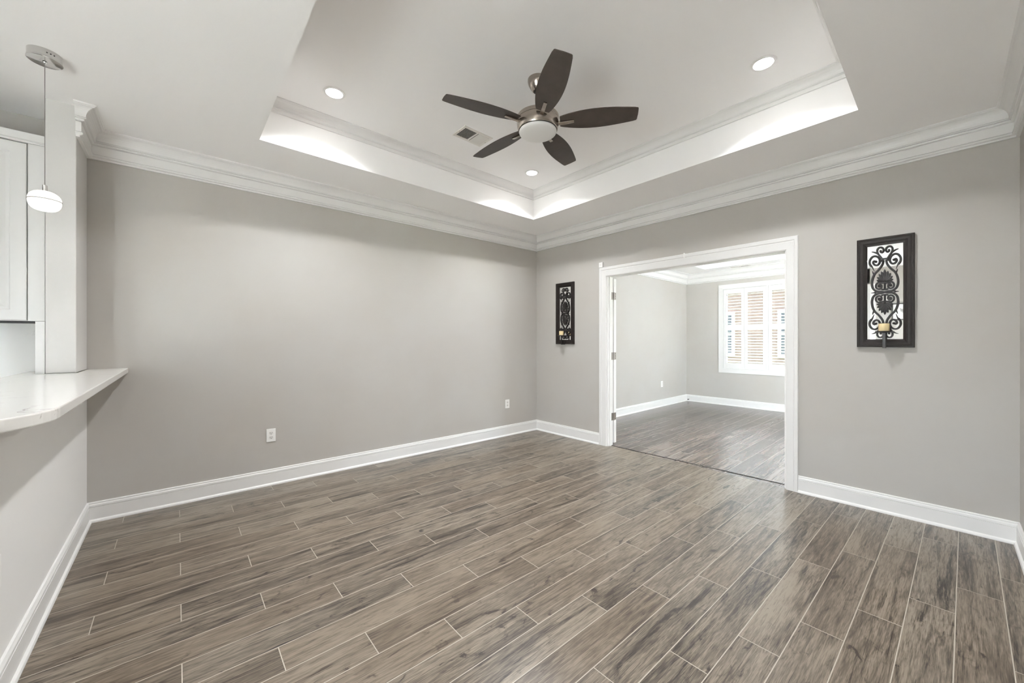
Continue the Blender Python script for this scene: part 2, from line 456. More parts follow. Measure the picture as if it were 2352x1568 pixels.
struct('ceiling_far', bm, CEIL, 'white tray ceiling of the room beyond the doorway', 'ceiling')

# ------------------------------------------------------------------ mouldings
def crown_prof(z, h, p):
    pr = [(0, 0), (p, 0), (p, -0.045*h), (p*0.93, -0.06*h)]
    for k in range(7):
        t = k/6.0; a = t*PI/2
        pr.append((p*0.90 - p*0.42*math.sin(a), -(0.08+0.30*(1-math.cos(a)))*h))
    pr += [(p*0.42, -0.382*h), (p*0.42, -0.400*h), (p*0.50, -0.402*h), (p*0.50, -0.425*h), (p*0.36, -0.430*h), (p*0.40, -0.455*h), (p*0.38, -0.49*h), (p*0.30, -0.505*h), (p*0.20, -0.507*h), (p*0.20, -0.520*h), (p*0.25, -0.522*h), (p*0.25, -0.835*h), (p*0.20, -0.837*h), (p*0.20, -0.852*h), (p*0.30, -0.856*h), (p*0.34, -0.885*h), (p*0.33, -0.925*h), (p*0.24, -0.945*h), (p*0.17, -0.947*h), (p*0.17, -1.0*h), (0, -1.0*h)]
    return [(d, z+zz) for d, zz in pr]
def small_crown(z, h, p):
    pr = [(0, 0), (p, 0), (p, -0.08*h), (p*0.92, -0.10*h)]
    for k in range(7):
        a = k/6.0*PI/2
        pr.append((p*0.90 - p*0.52*math.sin(a), -(0.12+0.52*(1-math.cos(a)))*h))
    pr += [(p*0.33, -0.645*h), (p*0.33, -0.675*h), (p*0.40, -0.68*h), (p*0.40, -0.74*h), (p*0.24, -0.75*h), (p*0.22, -0.80*h), (p*0.16, -0.985*h), (p*0.16, -1.0*h), (0, -1.0*h)]
    return [(d, z+zz) for d, zz in pr]
def base_prof(h=0.14, t=0.014):
    pr = [(0, 0), (t+0.012, 0), (t+0.012, 0.006), (t+0.009, 0.014), (t+0.003, 0.019), (t, 0.021), (t, h-0.036), (t-0.005, h-0.035), (t-0.005, h-0.032), (t, h-0.031), (t-0.001, h-0.020), (t-0.005, h-0.013), (t-0.006, h-0.011), (t-0.004, h-0.007), (t-0.006, h-0.002), (t-0.010, h), (0, h)]
    return pr
crown_path = [(RX, YB), (RX, 0), (G.x, G.y), (0, -4.42), (0.37, -4.42), (0.37, -4.4206)]
CP = crown_prof(ZC, 0.192, 0.095)
for i, (lab) in enumerate(('white crown moulding along the right wall', 'white crown moulding above the doorway wall', 'white crown moulding along the left wall', 'short white crown moulding return on the wall stub')):
    bm = sweep_seg(crown_path, i, CP)
    if i == 3:                                   # mitred return at the outer corner of the stub
        b2 = sweep_seg(crown_path, 4, CP); me = bpy.data.meshes.new('tmp'); b2.to_mesh(me); b2.free(); bm.from_mesh(me); bpy.data.meshes.remove(me)
        bmesh.ops.remove_doubles(bm, verts=bm.verts[:], dist=1e-5)
    struct('trim_%d' % (i+1), bm, TRIM, lab, 'crown moulding')
tray = [(TX0, TY0), (TX1, TY0), (TX1, TY1), (TX0, TY1)]
SP = small_crown(ZT, 0.08, 0.092)
loop = tray + tray[:3]
for i in range(4):
    pts = [loop[(i-1) % 4], loop[i], loop[(i+1) % 4], loop[(i+2) % 4]]
    struct('trim_%d' % (i+5), sweep_seg(pts, 1, SP), TRIM, 'thin white crown inside the tray, %s' % ('kitchen side', 'right wall side', 'doorway side', 'left wall side')[i], 'crown moulding')
BP = base_prof()
bp_r = [(RX, YB), (RX, 0), tuple(PB(DU1+0.088, 0).xy)]
struct('baseboard_right', sweep_seg(bp_r, 0, BP), TRIM, 'white baseboard along the right wall', 'baseboard')
struct('baseboard_back_right', sweep_seg(bp_r, 1, BP), TRIM, 'white baseboard between the doorway and the right corner', 'baseboard')
bp_l = [tuple(PB(DU0-0.106, 0).xy), (G.x, G.y), (0, -4.42), (2.30, -4.42)]
for i, (n, lab) in enumerate((('baseboard_back_left', 'short white baseboard between the corner and the doorway'), ('baseboard_left', 'long white baseboard under the left wall'), ('baseboard_peninsula', 'white baseboard at the foot of the breakfast bar half wall'))):
    struct(n, sweep_seg(bp_l, i, BP), TRIM, lab, 'baseboard')
# far room
f_path = [(FX1, FY1), (FX0, FY1), (FX0, 0.06)]
FC = crown_prof(FZC, 0.21, 0.11); FB = base_prof(0.135)
for i, (a, b) in enumerate((('white crown moulding over the far window wall', 'white baseboard under the far window'), ('white crown moulding on the far room left wall', 'white baseboard on the far room left wall'))):
    struct('trim_%d' % (i+9), sweep_seg(f_path, i, FC), TRIM, a, 'crown moulding')
    struct(('baseboard_far_back', 'baseboard_far_left')[i], sweep_seg(f_path, i, FB), TRIM, b, 'baseboard')

# doorway casing and jamb (wall coordinates: x along wall, y into the wall, z up)
def wallB_obj(name, bm, m, label, cat, **kw):
    return struct(name, bm, m, label, cat, loc=G, rotz=ANG_B, **kw)
def casing_bm(u0, u1, z1, wl, wr, wt, y_face, sgn):
    """mitred flat casing with a stepped profile round a doorway; sgn -1 = room side"""
    bm = bmesh.new()
    steps = [(0.0, 0.010), (0.08, 0.014), (0.60, 0.016), (0.66, 0.013), (0.72, 0.018), (0.95, 0.018), (1.0, 0.012)]
    def loop3(f):
        return [(u0-wl*f, 0.0), (u0-wl*f, z1+wt*f), (u1+wr*f, z1+wt*f), (u1+wr*f, 0.0)]
    rows = []
    for f, t in [(0.0, 0.0)] + steps + [(1.0, 0.0)]:
        rows.append([bm.verts.new((p[0], y_face+sgn*t, p[1])) for p in loop3(f)])
    for a, b in zip(rows, rows[1:]):
        for k in range(3): bm.faces.new((a[k], a[k+1], b[k+1], b[k]))
    for k in range(3): bm.faces.new((rows[-1][k], rows[-1][k+1], rows[0][k+1], rows[0][k]))
    for k in (0, 3): bm.faces.new([r[k] for r in rows])
    return bm
wallB_obj('trim_11', casing_bm(DU0-0.004, DU1+0.002, DZ+0.004, 0.102, 0.086, 0.114, 0.0, -1), TRIM, 'white casing framing the wide doorway', 'door casing')
wallB_obj('trim_12', casing_bm(DU0-0.004, DU1+0.002, DZ+0.004, 0.09, 0.09, 0.09, WT, 1), TRIM, 'white casing on the far side of the doorway', 'door casing')
bm = bmesh.new()
box(bm, (DU0-0.0145, 0.001, 0), (DU0+0.008, WT-0.001, DZ+0.012)); box(bm, (DU1-0.006, 0.001, 0), (DU1+0.0145, WT-0.001, DZ+0.012)); box(bm, (DU0+0.008, 0.001, DZ+0.001), (DU1-0.006, WT-0.001, DZ+0.012))
# door stops
box(bm, (DU0+0.008, 0.03, 0), (DU0+0.018, 0.065, DZ+0.001)); box(bm, (DU1-0.016, 0.03, 0), (DU1-0.006, 0.065, DZ+0.001))
wallB_obj('trim_13', bm, TRIM, 'white jamb lining inside the wide doorway', 'door jamb')
# dark transition strip between the two floors
p, q = Vector((1.29, 0.010)), Vector((3.03, 0.089)); d = (q-p).normalized(); n = Vector((-d.y, d.x))*0.006
struct('trim_14', prism(bmesh.new(), [p-n, q-n, q+n, p+n], 0.0, 0.004), STRIP, 'thin dark strip across the doorway floor', 'threshold strip')

# door leaf folded back flat behind the wall, only its hinge edge shows
dw = thing('door_1', 'white door folded right back behind the wall, hinge edge showing', 'door', G, ANG_B, kind='structure')
HX = DU0+0.012
bm = bmesh.new(); box(bm, (HX-0.86, WT+0.022, 0.02), (HX, WT+0.066, DZ-0.012))
link('door_leaf', bm, TRIM, dw, bevel=0.0015)
bm = bmesh.new()
for zc, hh in ((0.30, 0.46), (1.02, 0.62), (1.68, 0.50)):
    for s in (WT+0.066,):
        box(bm, (HX-0.73, s, zc-hh/2), (HX-0.13, s+0.006, zc+hh/2))
link('door_panel', bm, TRIM, dw, bevel=0.004)
for zc in (0.345, 1.083, 1.816):
    bm = bmesh.new()
    box(bm, (HX, WT+0.026, zc-0.045), (HX+0.0025, WT+0.060, zc+0.045))       # leaf on the door edge
    box(bm, (DU0+0.008, WT-0.030, zc-0.045), (DU0+0.0105, WT-0.0005, zc+0.045))  # leaf on the jamb
    for k in range(5):
        lathe(bm, [(0.0065, -0.0085), (0.0065, 0.0085)], 12, (HX+0.004, WT+0.012, zc-0.036+0.018*k))
    h = link('hinge', bm, NICKEL_D, dw); h['label'] = 'nickel butt hinge'
    bm = bmesh.new()
    for dz in (-0.028, 0.0, 0.028):
        box(bm, (HX+0.0025, WT+0.040+0.004*(dz == 0), zc+dz-0.004), (HX+0.0032, WT+0.048+0.004*(dz == 0), zc+dz+0.004))
    link('screw', bm, SLOT, h)

# ------------------------------------------------------------------ shuttered windows
def shutter_window(name, label, loc, rotz, w, h, npan, pane, tilt=14):
    """local: x to the right, -y into the room, z up; origin = lower left of the casing, on the wall face"""
    r = thing(name, label, 'window', loc, rotz, kind='structure')
    cw = 0.070
    bm = bmesh.new()
    for (a, b) in (((0, -0.018, 0), (w, 0.0, cw)), ((0, -0.018, h-cw), (w, 0.0, h)), ((0, -0.018, cw), (cw, 0.0, h-cw)), ((w-cw, -0.018, cw), (w, 0.0, h-cw))):
        box(bm, a, b)
    link('window_casing', bm, TRIM, r, bevel=0.003)
    bm = bmesh.new(); fw = 0.022
    for (a, b) in (((cw, -0.026, cw), (w-cw, 0.12, cw+fw)), ((cw, -0.026, h-cw-fw), (w-cw, 0.12, h-cw)), ((cw, -0.026, cw+fw), (cw+fw, 0.12, h-cw-fw)), ((w-cw-fw, -0.026, cw+fw), (w-cw, 0.12, h-cw-fw))):
        box(bm, a, b)
    if npan > 2: box(bm, (w/2-0.014, -0.02, cw+fw), (w/2+0.014, 0.02, h-cw-fw))
    link('shutter_frame', bm, TRIM, r, bevel=0.002)
    # sashes and glass
    bm = bmesh.new(); sx0, sx1, sz0, sz1 = cw+fw, w-cw-fw, cw+fw, h-cw-fw
    mid = (sz0+sz1)/2
    for (a, b) in (((sx0, .075, sz0), (sx1, .105, sz0+.04)), ((sx0, .075, sz1-.04), (sx1, .105, sz1)), ((sx0, .075, sz0+.04), (sx0+.04, .105, sz1-.04)), ((sx1-.04, .075, sz0+.04), (sx1, .105, sz1-.04)), ((sx0+.04, .075, mid-.02), (sx1-.04, .105, mid+.02)), ((w/2-.03, .075, sz0+.04), (w/2+.03, .105, sz1-.04))):
        box(bm, a, b)
    sash = link('sash', bm, TRIM, r)
    bm = bmesh.new(); box(bm, (sx0+.005, .088, sz0+.005), (sx1-.005, .092, sz1-.005)); link('pane', bm, pane, sash)
    # panels
    x0, x1 = cw+fw+0.003, w-cw-fw-0.003
    groups = [(x0, w/2-0.016), (w/2+0.016, x1)] if npan > 2 else [(x0, x1)]
    per = npan//len(groups)
    st, zb, zt = 0.050, cw+fw+0.003, h-cw-fw-0.003
    rb, rt, rm = 0.105, 0.092, 0.075
    zm = zb+rb+(zt-zb-rb-rt-rm)*0.525
    lou = None
    for (ga, gb) in groups:
        pw = (gb-ga)/per
        for k in range(per):
            a, b = ga+pw*k+0.0015, ga+pw*(k+1)-0.0015
            bm = bmesh.new()
            box(bm, (a, -0.016, zb), (a+st, 0.014, zt)); box(bm, (b-st, -0.016, zb), (b, 0.014, zt))
            box(bm, (a+st, -0.016, zb), (b-st, 0.014, zb+rb)); box(bm, (a+st, -0.016, zt-rt), (b-st, 0.014, zt)); box(bm, (a+st, -0.016, zm), (b-st, 0.014, zm+rm))
            pn = link('shutter_panel', bm, TRIM, r, bevel=0.002)
            for (za, zc) in ((zb+rb, zm), (zm+rm, zt-rt)):
                n = max(2, round((zc-za)/0.0525)); sp = (zc-za)/n
                for i in range(n):
                    if lou is None:
                        lb = bmesh.new(); W_ = 0.060; lw = (b-a)-2*st-0.004
                        ring = [(-W_/2, 0), (-W_/4, 0.0045), (0, 0.0055), (W_/4, 0.0045), (W_/2, 0), (W_/4, -0.0045), (0, -0.0055), (-W_/4, -0.0045)]
                        e0 = [lb.verts.new((-lw/2, q[0], q[1])) for q in ring]; e1 = [lb.verts.new((lw/2, q[0], q[1])) for q in ring]
                        for q in range(8): lb.faces.new((e0[q], e0[(q+1) % 8], e1[(q+1) % 8], e1[q]))
                        lb.faces.new(e0); lb.faces.new(e1[::-1])
                        o = link('louver', lb, TRIM, pn); lou = o
                    else:
                        o = lou.copy(); COL.objects.link(o); o.parent = pn
                    o.location = ((a+b)/2, -0.001, za+sp*(i+0.5)); o.rotation_euler = (math.radians(tilt), 0, 0)
    return r
shutter_window('window_1', 'white shuttered window in the far room, seen through the doorway', (W1[0], FY1, W1[2]), 0, W1[1]-W1[0], W1[3]-W1[2], 4, DIMMED, 19)
shutter_window('window_2', 'white shuttered window behind the camera, reflected in the sconce mirror', (W2[1], YB, W2[2]), PI, W2[1]-W2[0], W2[3]-W2[2], 2, GLASS, 66)
r = thing('added_window_3', 'unseen window added in the far room right wall for more daylight', 'window', (FX1, 0.03+W3[0], W3[2]), 0, kind='structure')  # invented opening, lets extra daylight into the far room
bm = bmesh.new(); ww, wh = W3[1]-W3[0], W3[3]-W3[2]
for (a, b) in (((0, 0, 0), (.1, ww, .06)), ((0, 0, wh-.06), (.1, ww, wh)), ((0, 0, .06), (.1, .06, wh-.06)), ((0, ww-.06, .06), (.1, ww, wh-.06)), ((.02, ww/2-.03, .06), (.08, ww/2+.03, wh-.06))): box(bm, a, b)
link('window_frame', bm, TRIM, r)
bm = bmesh.new(); box(bm, (.045, .05, .05), (.05, ww-.05, wh-.05)); link('pane', bm, GLASS, r)
portal('daylight_portal', ((W1[0]+W1[1])/2, FY1+0.16, (W1[2]+W1[3])/2), (-PI/2, 0, 0), W1[1]-W1[0], W1[3]-W1[2])
portal('daylight_portal', (FX1+0.14, 0.03+(W3[0]+W3[1])/2, (W3[2]+W3[3])/2), (PI/2, 0, PI/2), ww, wh)
r = thing('added_window_5', 'unseen low black framed window added behind the camera for fill light', 'window', (W4[1], YB, W4[2]), PI, kind='structure')  # unseen opening put in to brighten the ceiling and back wall
bm = bmesh.new(); ww, wh = W4[1]-W4[0], W4[3]-W4[2]
for (a, b) in (((0, 0, 0), (.07, .08, wh)), ((ww-.07, 0, 0), (ww, .08, wh)), ((.07, 0, 0), (ww-.07, .08, .09)), ((.07, 0, wh-.07), (ww-.07, .08, wh)), ((ww/2-.03, .01, .09), (ww/2+.03, .07, wh-.07))): box(bm, a, b)
link('window_frame', bm, BLACK, r)
bm = bmesh.new(); box(bm, (.06, .038, .08), (ww-.06, .043, wh-.06)); link('pane', bm, GLASS, r)
r = thing('window_4', 'narrow plain window in the right wall behind the camera', 'window', (RX, W5[0], W5[2]), 0, kind='structure')
bm = bmesh.new(); w5, h5 = W5[1]-W5[0], W5[3]-W5[2]
for (a, b) in (((0, 0, 0), (.1, w5, .05)), ((0, 0, h5-.05), (.1, w5, h5)), ((0, 0, .05), (.1, .05, h5-.05)), ((0, w5-.05, .05), (.1, w5, h5-.05))): box(bm, a, b)
link('window_frame', bm, TRIM, r)
bm = bmesh.new(); box(bm, (.045, .04, .04), (.05, w5-.04, h5-.04)); link('pane', bm, GLASS, r)
portal('daylight_portal', (RX+0.14, (W5[0]+W5[1])/2, (W5[2]+W5[3])/2), (PI/2, 0, PI/2), w5, h5)
portal('daylight_portal', ((W4[0]+W4[1])/2, YB-0.15, (W4[2]+W4[3])/2), (PI/2, 0, 0), ww, wh)
portal('daylight_portal', ((W2[0]+W2[1])/2, YB-0.15, (W2[2]+W2[3])/2), (PI/2, 0, 0), W2[1]-W2[0], W2[3]-W2[2])

# ------------------------------------------------------------------ outdoors
tag(link('ground', boxbm((-14, FY1+0.16, -0.30), (18, 24, -0.20)), LAWN), 'unseen green lawn invented outside the far window to bounce less light', 'ground', kind='structure')  # made-up dark surface, holds down bounce on facade and louvers
tag(link('terrace', boxbm((-14, -22, -0.20), (18, YB-0.125, -0.10)), BOUNCE_PAVING), 'unseen pale terrace added behind the camera to bounce light up', 'terrace', kind='structure')  # added reflector, lifts the room ceiling
tag(link('patio', boxbm((RX+0.13, YB-0.125, -0.20), (18, 0.0, -0.10)), BOUNCE_PAVING), 'unseen pale patio added outside the right wall to bounce light in', 'patio', kind='structure')  # added reflector for the narrow side window
bd = thing('building', 'low pinkish brick building outside the far window', 'building', (1.2, 11.0, -0.2))
bm = bmesh.new(); box(bm, (-6, 0, 0), (7, 3, 3.3)); link('wall', bm, BRICK, bd)
bm = bmesh.new(); box(bm, (-6.2, -0.25, 3.3), (7.2, 3.2, 3.5)); link('roof_edge', bm, TRIM, bd)
for xx in (-3.2, -0.9, 1.5, 3.9):
    bm = bmesh.new()
    for a, b in (((xx, -.06, .9), (xx+1.0, .02, 1.0)), ((xx, -.06, 2.4), (xx+1.0, .02, 2.5)), ((xx, -.06, 1.0), (xx+.09, .02, 2.4)), ((xx+.91, -.06, 1.0), (xx+1.0, .02, 2.4)), ((xx+.47, -.05, 1.0), (xx+.53, .02, 2.4)), ((xx+.09, -.05, 1.66), (xx+.91, .02, 1.72))): box(bm, a, b)
    f = link('window', bm, TRIM, bd)
    bm = bmesh.new(); box(bm, (xx+.05, -.02, .95), (xx+.95, -.01, 2.45)); link('pane', bm, DARKGLASS, f)

# ------------------------------------------------------------------ recessed lights
def recessed(x, y, z, label, watts, group):
    r = thing('recessed_light', label, 'ceiling light', (x, y, z), 0, group)
    bm = bmesh.new(); lathe(bm, [(0.054, -0.001), (0.056, -0.006), (0.070, -0.005), (0.074, 0.0), (0.054, 0.0), (0.054, -0.001)], 40, cap=False)
    link('trim_ring', bm, TRIM, r, smooth=True)
    bm = bmesh.new(); lathe(bm, [(0.0, -0.003), (0.054, -0.003)], 40, cap=False)
    # keep the lens facing down
    l = link('lens', bm, LEDM, r)
    d = bpy.data.lights.new('lamp', 'AREA'); d.shape = 'DISK'; d.size = 0.10; d.energy = watts; d.spread = math.radians(130); d.color = (0.96, 0.98, 1.0)
    o = bpy.data.objects.new('lamp', d); COL.objects.link(o); o.parent = r; o.location = (0, 0, -0.005)
    return r
for (x, y, lab) in ((1.06, -3.10, 'lit recessed light in the tray near the kitchen and left wall'), (1.062, -1.125, 'lit recessed light in the tray corner below the fan'),
                    (3.185, -1.125, 'lit recessed light in the tray toward the right wall'), (3.185, -3.10, 'recessed light in the tray above the camera')):
    recessed(x, y, ZT, lab, LED, 'recessed lights in the tray ceiling')
for (x, y, lab) in ((1.3, -5.7, 'added fill light in the kitchen ceiling, cabinet side behind the bar'), (3.2, -5.7, 'added fill light in the kitchen ceiling, right side behind the camera')):  # unseen lamps put in for fill
    recessed(x, y, ZC, lab, LED_FILL, 'added fill lights in the kitchen ceiling')

# ------------------------------------------------------------------ ceiling fan
fan = thing('ceiling_fan', 'five-blade dark brown and nickel ceiling fan hanging from the tray', 'ceiling fan', (2.12, -2.10, ZT))
bm = bmesh.new(); lathe(bm, [(0.0, 0.0), (0.068, 0.0), (0.068, -0.012), (0.064, -0.030), (0.052, -0.055), (0.038, -0.074), (0.030, -0.080), (0.028, -0.076), (0.018, -0.072), (0.0, -0.072)], 48)
link('canopy', bm, NICKEL, fan, smooth=True)
bm = bmesh.new(); lathe(bm, [(0.0125, -0.06), (0.0125, -0.235)], 20)
lathe(bm, [(0.020, -0.072), (0.024, -0.082), (0.0125, -0.088)], 24)
link('downrod', bm, IRON, fan, smooth=True)
bm = bmesh.new(); lathe(bm, [(0.0, -0.215), (0.022, -0.215), (0.030, -0.222), (0.034, -0.248), (0.050, -0.250), (0.134, -0.252), (0.141, -0.2545), (0.143, -0.259), (0.143, -0.278), (0.1425, -0.2795), (0.1395, -0.2800), (0.1395, -0.2820), (0.1430, -0.2825), (0.1425, -0.300), (0.136, -0.338), (0.131, -0.348), (0.126, -0.346), (0.0, -0.346)], 64)
link('motor_housing', bm, NICKEL, fan, smooth=True)
bm = bmesh.new(); lathe(bm, [(0.0, -0.346), (0.1265, -0.346), (0.1265, -0.3515), (0.0, -0.3515)], 64)
link('gasket', bm, BLACK, fan, smooth=True)
prof = [(0.0, -0.3515), (0.127, -0.3515), (0.1275, -0.356)]
for k in range(9):
    a = k/8*PI/2; prof.append((0.1275*math.cos(a)**0.75 if k < 8 else 0.0, -0.357-0.026*math.sin(a)))
bm = bmesh.new(); lathe(bm, prof, 64, cap=False)
link('light_bowl', bm, FROST, fan, smooth=True)
def blade_bm():
    bm = bmesh.new()
    R0, R1 = 0.150, 0.654
    ns = 22; up = []; lo = []
    for i in range(ns+1):
        t = i/ns; r = R0+(R1-R0)*t
        hw = 0.043 + 0.034*math.sin(PI*min(1, t*1.0)**0.85) + 0.010*t
        sl = 0.012*(t-0.5)
        up.append((r + (0.0 if t < .97 else -0.006), hw)); lo.append((r + (0.014 if i == ns else 0.0)*0, -hw))
    # slightly bowed tip with rounded corners
    h = up[-1][1]; up = up[:-1]; lo = lo[:-1]; rc = 0.011
    tip = [(R1-rc+rc*math.sin(q*PI/8), -h+rc-rc*math.cos(q*PI/8)) for q in range(5)]
    tip += [(R1+0.002, 0.0)] + [(p[0], -p[1]) for p in tip[::-1]]
    pts = lo + tip + up[::-1]
    top = [bm.verts.new((p[0], p[1], 0.003)) for p in pts]; bot = [bm.verts.new((p[0], p[1], -0.003)) for p in pts]
    n = len(pts)
    for i in range(n):
        j = (i+1) % n; bm.faces.new((bot[i], bot[j], top[j], top[i]))
    bm.faces.new(top); bm.faces.new(bot[::-1])
    return bm
def arm_bm():
    bm = bmesh.new()
    pts = [Vector((0.125, 0, -0.010)), Vector((0.16, 0, -0.009)), Vector((0.20, 0, -0.009)), Vector((0.245, 0, -0.008))]
    rings = []
    for k, p in enumerate(pts):
        w = (0.012, 0.0125, 0.0125, 0.0115)[k]; h = (0.012, 0.010, 0.008, 0.004)[k]
        rings.append([bm.verts.new((p.x, p.y+a*w, p.z+(0.0055 if b > 0 else -h))) for a, b in ((-1, -1), (1, -1), (1, 1), (-1, 1))])
    for a, b in zip(rings, rings[1:]):
        for q in range(4): bm.faces.new((a[q], a[(q+1) % 4], b[(q+1) % 4], b[q]))
    bm.faces.new(rings[0][::-1]); bm.faces.new(rings[-1])
    return bm
b0 = link('blade', blade_bm(), BLADE, fan, bevel=0.0015); a0 = link('blade_arm', arm_bm(), NICKEL, b0, bevel=0.002)
for k in range(5):
    if k == 0: b = b0
    else:
        b = b0.copy(); COL.objects.link(b); b.parent = fan
        a = a0.copy(); COL.objects.link(a); a.parent = b
    b.location = (0, 0, -0.299)
    b.rotation_euler = Matrix.Rotation(math.radians(-105.6+72*k), 3, 'Z').to_euler() if False else (math.radians(-12), 0, math.radians(-105.6+72*k))

# ------------------------------------------------------------------ ceiling registers
def register(name, label, loc, rotz, L, Wd, banks, dark_first, zdown=True):
    r = thing(name, label, 'vent', loc, rotz)
    bm = bmesh.new(); fl = 0.026
    for a, b in (((-Wd/2, -L/2, -.006), (Wd/2, -L/2+fl, 0)), ((-Wd/2, L/2-fl, -.006), (Wd/2, L/2, 0)), ((-Wd/2, -L/2+fl, -.006), (-Wd/2+fl, L/2-fl, 0)), ((Wd/2-fl, -L/2+fl, -.006), (Wd/2, L/2-fl, 0)), ((-Wd/2+fl, -.008, -.006), (Wd/2-fl, .008, 0))): box(bm, a, b)
    fr = link('frame', bm, VENT, r, bevel=0.002)
    bm = bmesh.new(); box(bm, (-Wd/2+.01, -L/2+.01, -.0012), (Wd/2-.01, L/2-.01, -.0002)); link('duct_backing', bm, VENT_DARK, r)
    n = 9
    for s in (-1, 1):
        for k in range(n):
            y = s*(0.014 + (L/2-fl-0.018)*(k+0.5)/n)
            bm = bmesh.new(); box(bm, (-Wd/2+fl, -0.0048, -0.0006), (Wd/2-fl, 0.0048, 0.0006))
            o = link('slat', bm, VENT, r); o.location = (0, y, -0.0052); o.rotation_euler = (math.radians(-36*s), 0, 0)
    for s in (-1, 1):
        bm = bmesh.new(); lathe(bm, [(0.003, -0.0075), (0.003, -0.006)], 10, (0, s*(L/2-fl/2), 0))
        link('screw', bm, SLOT, fr)
    return r
register('ceiling_vent', 'white metal air register in the tray beside the fan', (1.24, -2.015, ZT), 0.02, 0.30, 0.192, 2, True)
register('ceiling_vent', 'small white air register on the far room ceiling', (1.43, 3.945, FZC), PI/2+0.1, 0.32, 0.11, 2, True)

# ------------------------------------------------------------------ outlets
def outlet(label, loc, rotz, group='white outlets near the baseboards'):
    """local -y faces the room"""
    r = thing('electrical_outlet', label, 'outlet', loc, rotz, group)
    bm = bmesh.new(); box(bm, (-.035, -.006, -.0575), (.035, 0, .0575)); link('cover_plate', bm, PLASTIC, r, bevel=0.0025)
    for s, dk in ((1, SLOT), (-1, SLOT)):
        bm = bmesh.new(); z = s*0.0195
        pts = []
        for k in range(24):
            a = 2*PI*k/24; pts.append((0.0165*math.cos(a), max(-.0125, min(.0125, 0.0165*math.sin(a)))))
        lo = [bm.verts.new((p[0], -.0058, z+p[1])) for p in pts]; hi = [bm.verts.new((p[0], -.0075, z+p[1])) for p in pts]
        for k in range(24): bm.faces.new((lo[k], lo[(k+1) % 24], hi[(k+1) % 24], hi[k]))
        bm.faces.new(hi)
        f = link('receptacle', bm, SOCKET, r)
        bm = bmesh.new()
        box(bm, (-.0078, -.0082, z+.000), (-.0054, -.0074, z+.0085)); box(bm, (.0054, -.0082, z+.0008), (.0078, -.0074, z+.0078))
        bmesh.ops.create_cone(bm, cap_ends=True, segments=12, radius1=.0029, radius2=.0029, depth=.0008, matrix=Matrix.Translation((0, -.0078, z-.0065)) @ Matrix.Rotation(PI/2, 4, 'X'))
        link('slots', bm, dk, f)
    bm = bmesh.new(); bmesh.ops.create_cone(bm, cap_ends=True, segments=10, radius1=.0028, radius2=.0028, depth=.001, matrix=Matrix.Translation((0, -.0063, 0)) @ Matrix.Rotation(PI/2, 4, 'X'))
    link('screw', bm, SOCKET, r)
    return r
outlet('white outlet low on the left wall, nearer the breakfast bar', PA(3.245, 0.437, 0.0), ANG_A+PI/2*0 if False else math.atan2(nA.y, nA.x)+PI/2)
outlet('white outlet low on the left wall, near the room corner', PA(0.545, 0.425, 0.0), math.atan2(nA.y, nA.x)+PI/2)
outlet('white outlet on the left wall of the far room', (FX0, 3.10, 0.43), PI/2)
outlet('white outlet at the right edge of the photo on the right wall', (RX, -0.33, 0.421), -PI/2)
outlet('white outlet at the left edge of the photo on the half wall', (1.785, -4.42, 0.463), PI)

# ------------------------------------------------------------------ doorway fittings
sn = thing('door_sensor', 'small square white sensor above the left end of the doorway casing', 'sensor', PB(1.099, 2.190), ANG_B)
bm = bmesh.new(); box(bm, (-.027, -.022, -.031), (.027, 0, .031)); link('housing', bm, PLASTIC, sn, bevel=0.004)
bm = bmesh.new(); box(bm, (-.007, -.0226, -.009), (.007, -.0215, .009)); link('button', bm, SOCKET, sn, bevel=0.001)
hk = thing('door_hook', 'tiny white clip on the middle of the doorway head casing', 'hook', PB(2.103, 2.14), ANG_B)
bm = bmesh.new(); box(bm, (-.007, -.022, -.022), (.007, -.016, .026)); link('clip_plate', bm, PLASTIC, hk, bevel=0.002)
bm = bmesh.new(); tube(bm, spline([(0, -.022, -.014), (0, -.032, -.018), (0, -.036, -.010), (0, -.034, 0.0)], 5), 0.003, 8); link('clip_hook', bm, PLASTIC, hk)
ds = thing('door_stop', 'small dark door stop on the far room baseboard corner', 'door stop', (0.40, FY1-0.014, 0.03))
bm = bmesh.new()
tube(bm, [Vector((0, 0, 0.01)), Vector((0, -.05, 0.01))], 0.006, 10); link('rod', bm, NICKEL_D, ds)
bm = bmesh.new(); tube(bm, [Vector((0, -.05, 0.01)), Vector((0, -.066, 0.01))], 0.012, 12); link('rubber_tip', bm, RUBBER, ds)

# ------------------------------------------------------------------ mirrored sconces
FWD, FHT = 0.305, 0.814
def zpt(zx, zy, y):
    """ornament drawing units -> sconce coordinates (origin = frame centre)"""
    return Vector(((zx-413)/365*0.190, y, (722-zy)/970*0.705))
def frame_bm():
    bm = bmesh.new()
    prof = [(0.0, 0.0), (0.0, -0.022), (0.004, -0.026), (0.012, -0.026), (0.014, -0.0225), (0.018, -0.0225), (0.020, -0.026), (0.036, -0.024), (0.038, -0.019), (0.043, -0.018), (0.045, -0.014), (0.058, -0.010), (0.058, 0.0)]
    rows = []
    for d, y in prof:
        w, h = FWD/2-d, FHT/2-d
        rows.append([bm.verts.new(p) for p in ((-w, y, -h), (w, y, -h), (w, y, h), (-w, y, h))])
    for a, b in zip(rows, rows[1:]+rows[:1]):
        for k in range(4): bm.faces.new((a[k], a[(k+1) % 4], b[(k+1) % 4], b[k]))
    return bm
